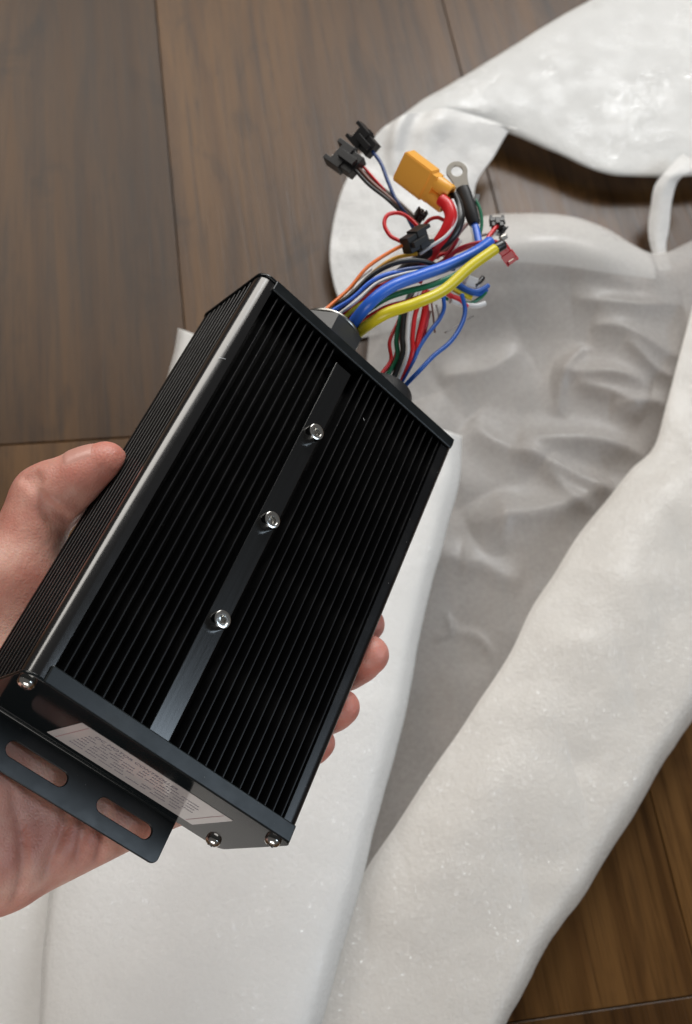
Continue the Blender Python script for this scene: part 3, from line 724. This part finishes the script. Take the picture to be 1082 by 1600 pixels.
# signal wires to the loose plugs
wire('brown', [(556, 258, 560), (580, 284, 558), (612, 312, 554), (640, 338, 550), (664, 362, 546)], 0.95)
wire('black', [(552, 262, 558), (576, 288, 556), (604, 310, 552), (630, 334, 548)], 0.85)
wire('grey', [(564, 266, 562), (590, 288, 560), (622, 314, 556), (650, 340, 552)], 1.0)
wire('red', [(566, 258, 562), (582, 276, 560), (604, 300, 558)], 0.7)
wire('navy', [(582, 236, 566), (596, 256, 562), (606, 282, 558), (618, 310, 554), (634, 334, 550), (646, 356, 548)], 0.9, 'dark blue wire')
wire('red', [(655, 356, 536), (640, 341, 538), (624, 333, 538), (606, 336, 536), (601, 351, 534), (610, 368, 532), (624, 376, 530), (638, 383, 528)], 0.95, 'red wire bent into a loop')
wire('red', [(663, 352, 540), (672, 343, 540), (684, 340, 540), (694, 344, 540)], 0.9)
wire('bright_blue', [(742, 352, 552), (746, 368, 548), (748, 384, 544), (742, 404, 540)], 1.9, 'blue phase cable with ring terminal')
wire('white', [(738, 356, 551), (741, 370, 548), (744, 386, 544)], 0.8)
wire('green', [(744, 312, 556), (751, 330, 554), (753, 352, 552), (748, 374, 550)], 0.8)
wire('red', [(778, 352, 552), (768, 364, 548), (758, 378, 544), (742, 392, 540)], 1.0)
wire('white', [(776, 362, 553), (768, 374, 548), (758, 386, 544)], 0.6)
wire('crimson', [(716, 372, 538), (708, 386, 538), (698, 400, 538), (690, 420, 538)], 0.9, 'dark red wire')
wire('red', [(706, 366, 544), (696, 384, 542), (684, 404, 540)], 0.7)
wire('black', [(716, 362, 546), (706, 382, 544), (694, 402, 542)], 0.7)
# cluster behind the yellow cable
wire('red', [(690, 448, 540), (704, 462, 542), (718, 468, 544), (730, 480, 546)], 1.3)
wire('yellow', [(700, 446, 544), (716, 456, 546), (730, 463, 548), (738, 466, 548)], 1.2)
wire('blue', [(716, 442, 544), (730, 452, 546), (746, 455, 548), (764, 446, 550)], 1.15)
wire('blue', [(712, 448, 546), (730, 456, 548), (750, 460, 550), (762, 452, 550)], 1.0)
wire('green', [(694, 456, 544), (714, 468, 546), (734, 474, 548), (750, 466, 550), (760, 456, 550)], 0.9)
wire('black', [(742, 446, 548), (750, 440, 550), (755, 434, 552)], 1.2, n=10)
wire('white', [(728, 436, 546), (738, 442, 548), (746, 446, 550)], 1.7, n=10)
wire('green', [(676, 456, 540), (690, 462, 542), (700, 468, 544)], 0.8, n=10)
wire('grey', [(696, 520, 540), (716, 508, 545), (740, 494, 550)], 0.4, n=12)

wire('white', [*G1(-3, 6), (558, 470, 504), (590, 442, 508), (630, 428, 512), (676, 420, 518)], 0.7)
wire('crimson', [*G1(2, 3), (572, 466, 508), (604, 446, 512), (646, 436, 518), (690, 424, 524)], 0.8, 'thin dark red wire')
wire('white', [(704, 470, 542), (724, 476, 546), (744, 478, 548), (758, 474, 550)], 1.3, 'pale stripped wire')
wire('grey', [(682, 476, 536), (686, 496, 538), (676, 512, 540), (660, 526, 542)], 0.5, 'thin grey wire')
wire('brown', [(690, 398, 540), (704, 384, 542), (718, 364, 544), (730, 350, 546)], 0.9)
wire('white', [(694, 402, 538), (708, 392, 540), (720, 376, 542)], 0.8)
wire('red', [(668, 410, 536), (690, 398, 538), (712, 394, 540), (736, 384, 542)], 0.9)
wire('grey', [(740, 372, 550), (760, 366, 552), (780, 366, 554)], 0.8)
# ---- connectors
def frame(p0, p1, side=(0, 0, 1), roll=0.0):
    """matrix in controller space: origin p0, local z towards p1, local y roughly towards the camera"""
    p0, p1 = np.array(p0), np.array(p1)
    z = (p1 - p0) / np.linalg.norm(p1 - p0)
    tocam = np.array([0, 0, CAM_H]) - p0; y = tocam - z * (tocam @ z); y /= np.linalg.norm(y)
    x = np.cross(y, z)
    Mw = Matrix([[x[i], y[i], z[i], p0[i]] for i in range(3)] + [[0, 0, 0, 1]])
    return IW @ Mw @ Matrix.Rotation(roll, 4, 'Z')
def part(name, bm, M, mat, label=None, parent=None, smooth=False):
    me = bm_mesh(bm, name); me.transform(M)
    o = link(name, me, parent or ctl, mat, label)
    if smooth:
        for p in me.polygons: p.use_smooth = True
        me.set_sharp_from_angle(angle=math.radians(35))
    return o
# XT style power plug
Mx = frame(at_depth(697, 310, 538), at_depth(626, 256, 545), roll=math.radians(-24))
bm = bmesh.new()
pf = [(-8, -4), (6.0, -4), (8, -2.2), (8, 2.2), (6.0, 4), (-8, 4)]
prism(bm, pf, 10.5, 27.5)
bmesh.ops.bevel(bm, geom=list(bm.edges), offset=.0005, segments=2, affect='EDGES')
pf2 = [(-7, -3.3), (6.4, -3.3), (7.2, -1.5), (7.2, 1.5), (6.4, 3.3), (-7, 3.3)]
prism(bm, pf2, 7.5, 10.6)
xt = part('power_plug', bm, Mx, M_XT, 'amber two pole power plug')
for sx in (-3.6, 3.6):
    bm = bmesh.new(); lathe(bm, [(2.4, -1), (3.4, -1), (3.75, -.4), (3.75, 6.5), (3.4, 8.5), (2.4, 8.5)], 28, Matrix.Translation((sx * .001, 0, 0)))
    part('solder_cup', bm, Mx, M_XT, parent=xt, smooth=True)
# ring terminal
Mr = frame(at_depth(742, 350, 552), at_depth(711, 260, 560), roll=math.radians(14)) @ Matrix.Scale(1.16, 4)
bm = bmesh.new(); lathe(bm, [(0, 0), (2.3, 0), (2.6, 1), (2.9, 6), (3.1, 14), (2.9, 17), (0, 17)], 20)
part('sleeve', bm, Mr, M_SLEEVE, 'black heat shrink sleeve under the ring terminal', smooth=True)
ring = [(4.3 * math.cos(math.radians(t)), 25 + 4.4 * math.sin(math.radians(t))) for t in range(-30, 211, 12)]
me = outline_mesh('ring_terminal', [[(2.4, 15)] + [(3.0, 20)] + ring + [(-3.0, 20), (-2.4, 15)], [(2.6 * math.cos(math.radians(t)), 25.0 + 2.6 * math.sin(math.radians(t))) for t in range(0, 360, 15)]], 1.0, 0.15)
me.transform(Mr @ Matrix(((1, 0, 0, 0), (0, 0, 1, .0005), (0, 1, 0, 0), (0, 0, 0, 1))))
link('ring_terminal', me, ctl, M_TIN)
bm = bmesh.new(); add_box(bm, (-1.4, -1.4, 0), (1.4, 1.4, 5), .4)
part('sleeve', bm, frame(at_depth(744, 318, 556), at_depth(746, 306, 558)), M_SLEEVE, 'small black sleeve beside the ring terminal')
# small latch plugs
def latch_plug(p0, p1, wdt, length, roll, thick=5.0, pins=True):
    Mc = frame(p0, p1, roll=roll)
    bm = bmesh.new(); h = wdt / 2; t = thick / 2
    add_box(bm, (-h * .82, -t * .8, 0), (h * .82, t * .8, length * .45), .25)
    add_box(bm, (-h, -t, length * .40), (h, t, length * .80), .25)
    add_box(bm, (-h, -t, length * .78), (-h * .62, t, length), .2)           # prongs round the mouth
    add_box(bm, (h * .62, -t, length * .78), (h, t, length), .2)
    add_box(bm, (-h * .35, -t, length * .78), (h * .35, -t * .55, length * .95), .15)
    add_box(bm, (-h * .30, t * .9, length * .05), (h * .30, t * 1.5, length * .62), .2)   # latch
    add_box(bm, (-h * 1.15, -t * .3, length * .42), (-h * .95, t * .3, length * .6), .1)
    o = part('plug', bm, Mc, M_PLASTIC, 'small black latch plug')
    for s in ((-1, 1) if pins else ()):
        bm = bmesh.new(); add_box(bm, (s * h * .3 - .35, -.35, length * .7), (s * h * .3 + .35, .35, length * .93), .08)
        part('pin', bm, Mc, M_TIN, parent=o)
    return o
latch_plug(at_depth(560, 264, 559), at_depth(512, 230, 566), 13, 17, math.radians(18), 7.5)
latch_plug(at_depth(584, 237, 566), at_depth(545, 192, 574), 10, 17, math.radians(-10), 6)
latch_plug(at_depth(650, 347, 552), at_depth(664, 325, 548), 5, 7, 0.3, 4)
latch_plug(at_depth(634, 385, 520), at_depth(678, 358, 530), 9, 15, math.radians(20), 7)
latch_plug(at_depth(676, 388, 532), at_depth(640, 394, 528), 5, 9, 0.6, 4)
latch_plug(at_depth(778, 356, 552), at_depth(776, 340, 556), 7, 7, 0.2, 4, False)
latch_plug(at_depth(780, 366, 554), at_depth(790, 352, 558), 3, 7, 0.2, 3)
bm = bmesh.new(); add_box(bm, (-2.4, -1.8, 0), (2.4, 1.8, 6), .4); add_box(bm, (-1.6, -2.1, 2), (1.6, -1.7, 7.5), .2)
part('plug', bm, frame(at_depth(728, 436, 546), at_depth(748, 444, 550)), W['white'], 'small white plug')
# red insulated spade terminal and a bare tab
Mt = frame(at_depth(782, 382, 532), at_depth(802, 410, 534), roll=0.2)
bm = bmesh.new(); add_box(bm, (-2.6, -1.4, 0), (2.6, 1.4, 5.2), .5); add_box(bm, (-3.0, -1.5, 5), (3.0, -.9, 10.5), .2); add_box(bm, (-3.0, .9, 5), (3.0, 1.5, 8.5), .2); add_box(bm, (-3.0, -1.2, 5), (-2.4, 1.2, 10.5), .15); add_box(bm, (2.4, -1.2, 5), (3.0, 1.2, 10.5), .15)
rt = part('terminal', bm, Mt, M_REDPL, 'red insulated spade terminal')
bm = bmesh.new(); add_box(bm, (-1.3, -.3, 6.5), (1.3, .3, 9), .1); part('blade', bm, Mt, M_TIN, parent=rt)
bm = bmesh.new(); add_box(bm, (-1.3, -1.0, 0), (1.3, 1.0, 4.5), .6)
part('terminal', bm, frame(at_depth(782, 374, 553), at_depth(795, 367, 556)), M_TIN, 'bare tinned terminal')

# ------------------------------------------------------------------ hand
cap = []
def bx(px, py, mm): return to_box(at_depth(px, py, mm))
hand = empty('hand', BOXW)
tag(hand, 'bare left hand gripping the black controller from underneath, thumb on its side fins', 'hand')
wrist = np.array([12, -34, -74.]); fore = wrist + np.array([-62, -78, -30.])
palm = [
    (np.array([50, -38, -69.]), np.array([97, 16, -64.]), 16, 12),      # heel to little finger root
    (np.array([36, -26, -70.]), np.array([84, 38, -64.]), 15, 12.5),
    (np.array([24, -14, -70.]), np.array([72, 58, -64.]), 15, 13),
    (np.array([14, 0, -70.]), np.array([62, 76, -64.]), 15, 12.5),
    (np.array([20, -36, -73.]), np.array([38, -46, -72.]), 20, 19),
    (wrist, fore, 23, 27), (wrist + np.array([16, -14, 0]), fore + np.array([18, -14, 0]), 20, 25),
]
T_tip, T_ip = bx(165, 725, 441), bx(70, 779, 446)
T_bel = bx(96, 770, 443)
T_mcp, T_cmc = bx(20, 905, 440), bx(-14, 1080, 440)
fingers = [
    [(62, 76, -64, 11), (104, 92, -65, 9.4), (121.5, 98, -47, 8.6), (121, 103, -22, 7.4)],
    [(72, 58, -64, 11.5), (117, 72, -65, 9.8), (123.5, 80, -40, 8.7), (119.8, 84.5, -9, 8.0)],
    [(84, 38, -64, 11), (118, 52, -64, 9.4), (122, 59, -37, 8.2), (119, 60, -12, 7.2)],
    [(97, 16, -64, 10), (117, 34, -62, 8.4), (120, 41, -38, 7.3), (118, 44, -16, 6.4)],
]
def gridpts(lo, hi, h):
    ax = [np.arange(lo[k], hi[k], h, dtype=np.float32) for k in range(3)]
    return ax, np.stack(np.meshgrid(*ax, indexing='ij'), -1)
def cone(P, a, b, ra, rb):
    a = np.asarray(a, np.float32); b = np.asarray(b, np.float32); ab = b - a
    t = np.clip(((P - a) @ ab) / (ab @ ab), 0, 1)
    return np.linalg.norm(P - (a + t[..., None] * ab), axis=-1) - (ra + (rb - ra) * t)
def smin(a, b, k):
    h = np.clip(0.5 + 0.5 * (b - a) / k, 0, 1)
    return b * (1 - h) + a * h - k * h * (1 - h)
def hand_sdf(P):
    d = None
    for (a, b, ra, rb) in palm:
        c = cone(P, a, b, ra, rb); d = c if d is None else smin(d, c, 12)
    th = cone(P, T_cmc, T_mcp, 19, 14.5)
    d = smin(d, cone(P, wrist + np.array([4, 8, 2]), T_cmc, 20, 18), 14)
    d = smin(d, th, 14)
    d = smin(d, cone(P, T_mcp, palm[2][0] * .5 + palm[2][1] * .5, 12, 12), 16)      # web
    t2 = smin(cone(P, T_mcp, T_ip, 15.5, 12.6), cone(P, T_ip, T_tip, 12.4, 8.8), 4)
    t2 = smin(t2, cone(P, T_bel, T_bel + (T_tip - T_ip) * .25, 12.5, 10.5), 5)
    mid = T_ip + (T_tip - T_ip) * 0.62
    t2 = smin(t2, cone(P, mid, mid + (T_tip - T_ip) * 0.12, 10.0, 9.6), 3)
    d = smin(d, t2, 5)
    out = d
    for f in fingers:
        c = None
        for p, q in zip(f, f[1:]):
            s = cone(P, p[:3], q[:3], p[3], q[3]); c = s if c is None else smin(c, s, 3)
        tip = np.array(f[-1][:3]); pv = np.array(f[-2][:3])
        pad = cone(P, tip + (pv - tip) * .25 , tip + (pv - tip) * .5, f[-1][3] + .7, f[-1][3] + .8); c = smin(c, pad, 3)
        out = np.minimum(out, smin(d, c, 7))
    # keep clear of the controller: press flat against it
    lo, hi = np.array([0, -0.8, -49.2], np.float32), np.array([114, 190, 0], np.float32)
    q = np.maximum(lo - P, P - hi); bd = np.linalg.norm(np.maximum(q, 0), axis=-1) + np.minimum(q.max(-1), 0)
    out = -smin(-out, bd - 0.2, 1.2)
    lo, hi = np.array([9, -20.5, -49.6], np.float32), np.array([93, 0, -46], np.float32)
    q = np.maximum(lo - P, P - hi); bd = np.linalg.norm(np.maximum(q, 0), axis=-1) + np.minimum(q.max(-1), 0)
    out = -smin(-out, bd - 0.4, 1.5)
    return out
def surface_nets(lo, hi, h, fn):
    ax, P = gridpts(lo, hi, h)
    D = np.empty(P.shape[:3], np.float32)
    for i in range(0, P.shape[0], 24): D[i:i + 24] = fn(P[i:i + 24])
    s = D < 0
    nx, ny, nz = D.shape
    corners = [(i, j, k) for i in (0, 1) for j in (0, 1) for k in (0, 1)]
    cnt = sum(s[i:nx - 1 + i, j:ny - 1 + j, k:nz - 1 + k].astype(np.int8) for i, j, k in corners)
    cells = np.argwhere((cnt > 0) & (cnt < 8))
    acc = np.zeros((len(cells), 3)); num = np.zeros(len(cells))
    for a in corners:
        for b in corners:
            if sum(b) - sum(a) == 1 and all(y >= x for x, y in zip(a, b)):
                da = D[tuple((cells + a).T)]; db = D[tuple((cells + b).T)]
                cross = (da < 0) != (db < 0)
                t = np.where(cross, da / np.where(cross, da - db, 1), 0)
                p = np.array(a) + t[:, None] * (np.array(b) - np.array(a))
                acc += np.where(cross[:, None], p, 0); num += cross
    V = (cells + acc / num[:, None]) * h + np.array(lo)
    idx = -np.ones((nx - 1, ny - 1, nz - 1), np.int64); idx[tuple(cells.T)] = np.arange(len(cells))
    Q = []
    for axis in range(3):
        o = [0, 0, 0]; o[axis] = 1
        A = s[:nx - o[0], :ny - o[1], :nz - o[2]]; Bm = s[o[0]:, o[1]:, o[2]:]
        e = np.argwhere(A != Bm)
        u, v = [(1, 2), (2, 0), (0, 1)][axis]
        ok = (e[:, u] > 0) & (e[:, v] > 0) & (e[:, u] < D.shape[u] - 1) & (e[:, v] < D.shape[v] - 1); e = e[ok]
        du = np.zeros(3, int); du[u] = 1; dv = np.zeros(3, int); dv[v] = 1
        q = np.stack([idx[tuple((e - du - dv).T)], idx[tuple((e - dv).T)], idx[tuple(e.T)], idx[tuple((e - du).T)]], 1)
        flip = ~A[tuple(e.T)]
        q[flip] = q[flip][:, ::-1]; Q.append(q)
    Q = np.concatenate(Q); Q = Q[(Q >= 0).all(1)]
    return V, Q
def surf(px, py):                       # where the line of sight first meets the hand
    o_ = to_box(np.array([0, 0, CAM_H])); d_ = BM_.T @ (RC @ np.array([(px - CX) / F, (py - CY) / F, 1.0])); d_ /= np.linalg.norm(d_)
    t = 330.0
    for _ in range(60):
        v = float(hand_sdf((o_ + d_ * t).astype(np.float32)[None])[0]); t += max(v, 0.05) * .8
        if v < 0.1 or t > 620: break
    return o_ + d_ * t if t < 620 else None
CREASES = []
for pl, rad in (([(56, 764), (70, 786), (88, 802), (108, 812)], 1.5), ([(60, 778), (66, 800), (84, 818)], .9), ([(34, 744), (46, 752), (52, 764)], .7), ([(48, 738), (58, 746), (62, 756)], .6),
                ([(112, 1222), (104, 1280), (86, 1330), (72, 1368)], 1.1), ([(168, 1262), (164, 1310), (152, 1348)], 1.0), ([(20, 1240), (34, 1300), (38, 1360), (22, 1412)], 1.2),
                ([(206, 1290), (204, 1320), (196, 1346)], .8), ([(134, 1240), (132, 1290), (118, 1350)], .7)):
    P_ = [surf(*q) for q in pl]
    if all(p is not None for p in P_) and all(np.linalg.norm(p - q_) < 20 for p, q_ in zip(P_, P_[1:])):
        c_ = cr(P_, 10)
        for k in range(9):
            CREASES.append((c_[k], c_[k + 1], rad * (0.5 + 0.5 * math.sin(math.pi * (k + .5) / 9))))
base_sdf = hand_sdf
def hand_sdf(P):
    d = base_sdf(P)
    for a, b, rad in CREASES:
        mid = ((a + b) / 2).astype(np.float32)
        if P.ndim == 4:
            near = np.abs(P[:, 0, 0, 0] - mid[0]) < 10
            if not near.any(): continue
            jy = np.abs(P[0, :, 0, 1] - mid[1]) < 10; kz = np.abs(P[0, 0, :, 2] - mid[2]) < 10
            ix = np.ix_(near, jy, kz)
            d[ix] = -smin(-d[ix], cone(P[ix], a, b, rad, rad), 2.2)
        else: d = -smin(-d, cone(P, a, b, rad, rad), 2.2)
    return d
lo, hi = (-150, -130, -122), (138, 150, 8)
lo = np.minimum(lo, np.minimum(np.minimum(T_ip, T_cmc), T_mcp) - 24); 
V, Q = surface_nets(lo, hi, 1.4, lambda P: hand_sdf(P))
# relax lightly
for it in range(2):
    S = np.zeros_like(V); c = np.zeros(len(V))
    for a, b in ((0, 1), (1, 2), (2, 3), (3, 0)):
        np.add.at(S, Q[:, a], V[Q[:, b]]); np.add.at(S, Q[:, b], V[Q[:, a]]); np.add.at(c, Q[:, a], 1); np.add.at(c, Q[:, b], 1)
    V = V * .5 + .5 * S / c[:, None]
par = np.arange(len(V))
for _ in range(400):
    m_ = par[Q].min(1); new = par.copy(); np.minimum.at(new, Q.ravel(), np.repeat(m_, 4)); new = new[new]
    if (new == par).all(): break
    par = new
keep = np.bincount(par, minlength=len(V)).argmax(); ok = par == keep
ren = np.cumsum(ok) - 1; Q = ren[Q[ok[Q[:, 0]]]]; V = V[ok]
me = bpy.data.meshes.new('hand_skin'); me.from_pydata((V * .001).tolist(), [], Q.tolist())
flush = np.zeros(len(V))
for c0, rad in [(T_tip, 20), (T_ip, 16)] + [(np.array(f[-1][:3]), 22) for f in fingers]:
    flush = np.maximum(flush, np.clip(1 - np.linalg.norm(V - c0, axis=1) / rad, 0, 1) ** .8 * 0.8)
at = me.attributes.new('flush', 'FLOAT', 'POINT'); at.data.foreach_set('value', flush.astype(np.float32))
link('skin', me, hand, M_SKIN, smooth=True)
# thumbnail laid on the thumb's back
ax_t = (T_tip - T_ip) / np.linalg.norm(T_tip - T_ip)
out_dir = RB.T @ np.array([-0.35, -0.78, -0.25]); out_dir = out_dir - ax_t * (out_dir @ ax_t); out_dir /= np.linalg.norm(out_dir)
sd = np.cross(ax_t, out_dir)
nc = T_ip + (T_tip - T_ip) * 0.80
gv = []
NU, NVv = 15, 15
for i in range(NVv):
    for j in range(NU):
        u = (j / (NU - 1) - .5) * 2; v = (i / (NVv - 1) - .5) * 2
        wv_ = 6.2 * math.sqrt(max(0, 1 - 0.25 * max(0, v) ** 2 - 0.35 * max(0, -v) ** 4))
        ang = u * 0.85
        dirn = out_dir * math.cos(ang) + sd * math.sin(ang)
        base = nc + ax_t * v * 6.0 * (1 - .12 * u * u)
        lo_t, hi_t = 2.0, 16.0
        for _ in range(22):
            mt_ = (lo_t + hi_t) / 2
            if hand_sdf((base + dirn * mt_).astype(np.float32)[None])[0] < 0: lo_t = mt_
            else: hi_t = mt_
        edge = max(abs(u), abs(v)) ** 6
        gv.append(base + dirn * (lo_t + 0.35 - 0.5 * edge))
idx = np.arange(NU * NVv).reshape(NVv, NU)
q = np.stack([idx[:-1, :-1], idx[:-1, 1:], idx[1:, 1:], idx[1:, :-1]], -1).reshape(-1, 4)
me = bpy.data.meshes.new('thumbnail'); me.from_pydata((np.array(gv) * .001).tolist(), [], q.tolist())
link('thumbnail', me, hand, M_NAIL, smooth=True)
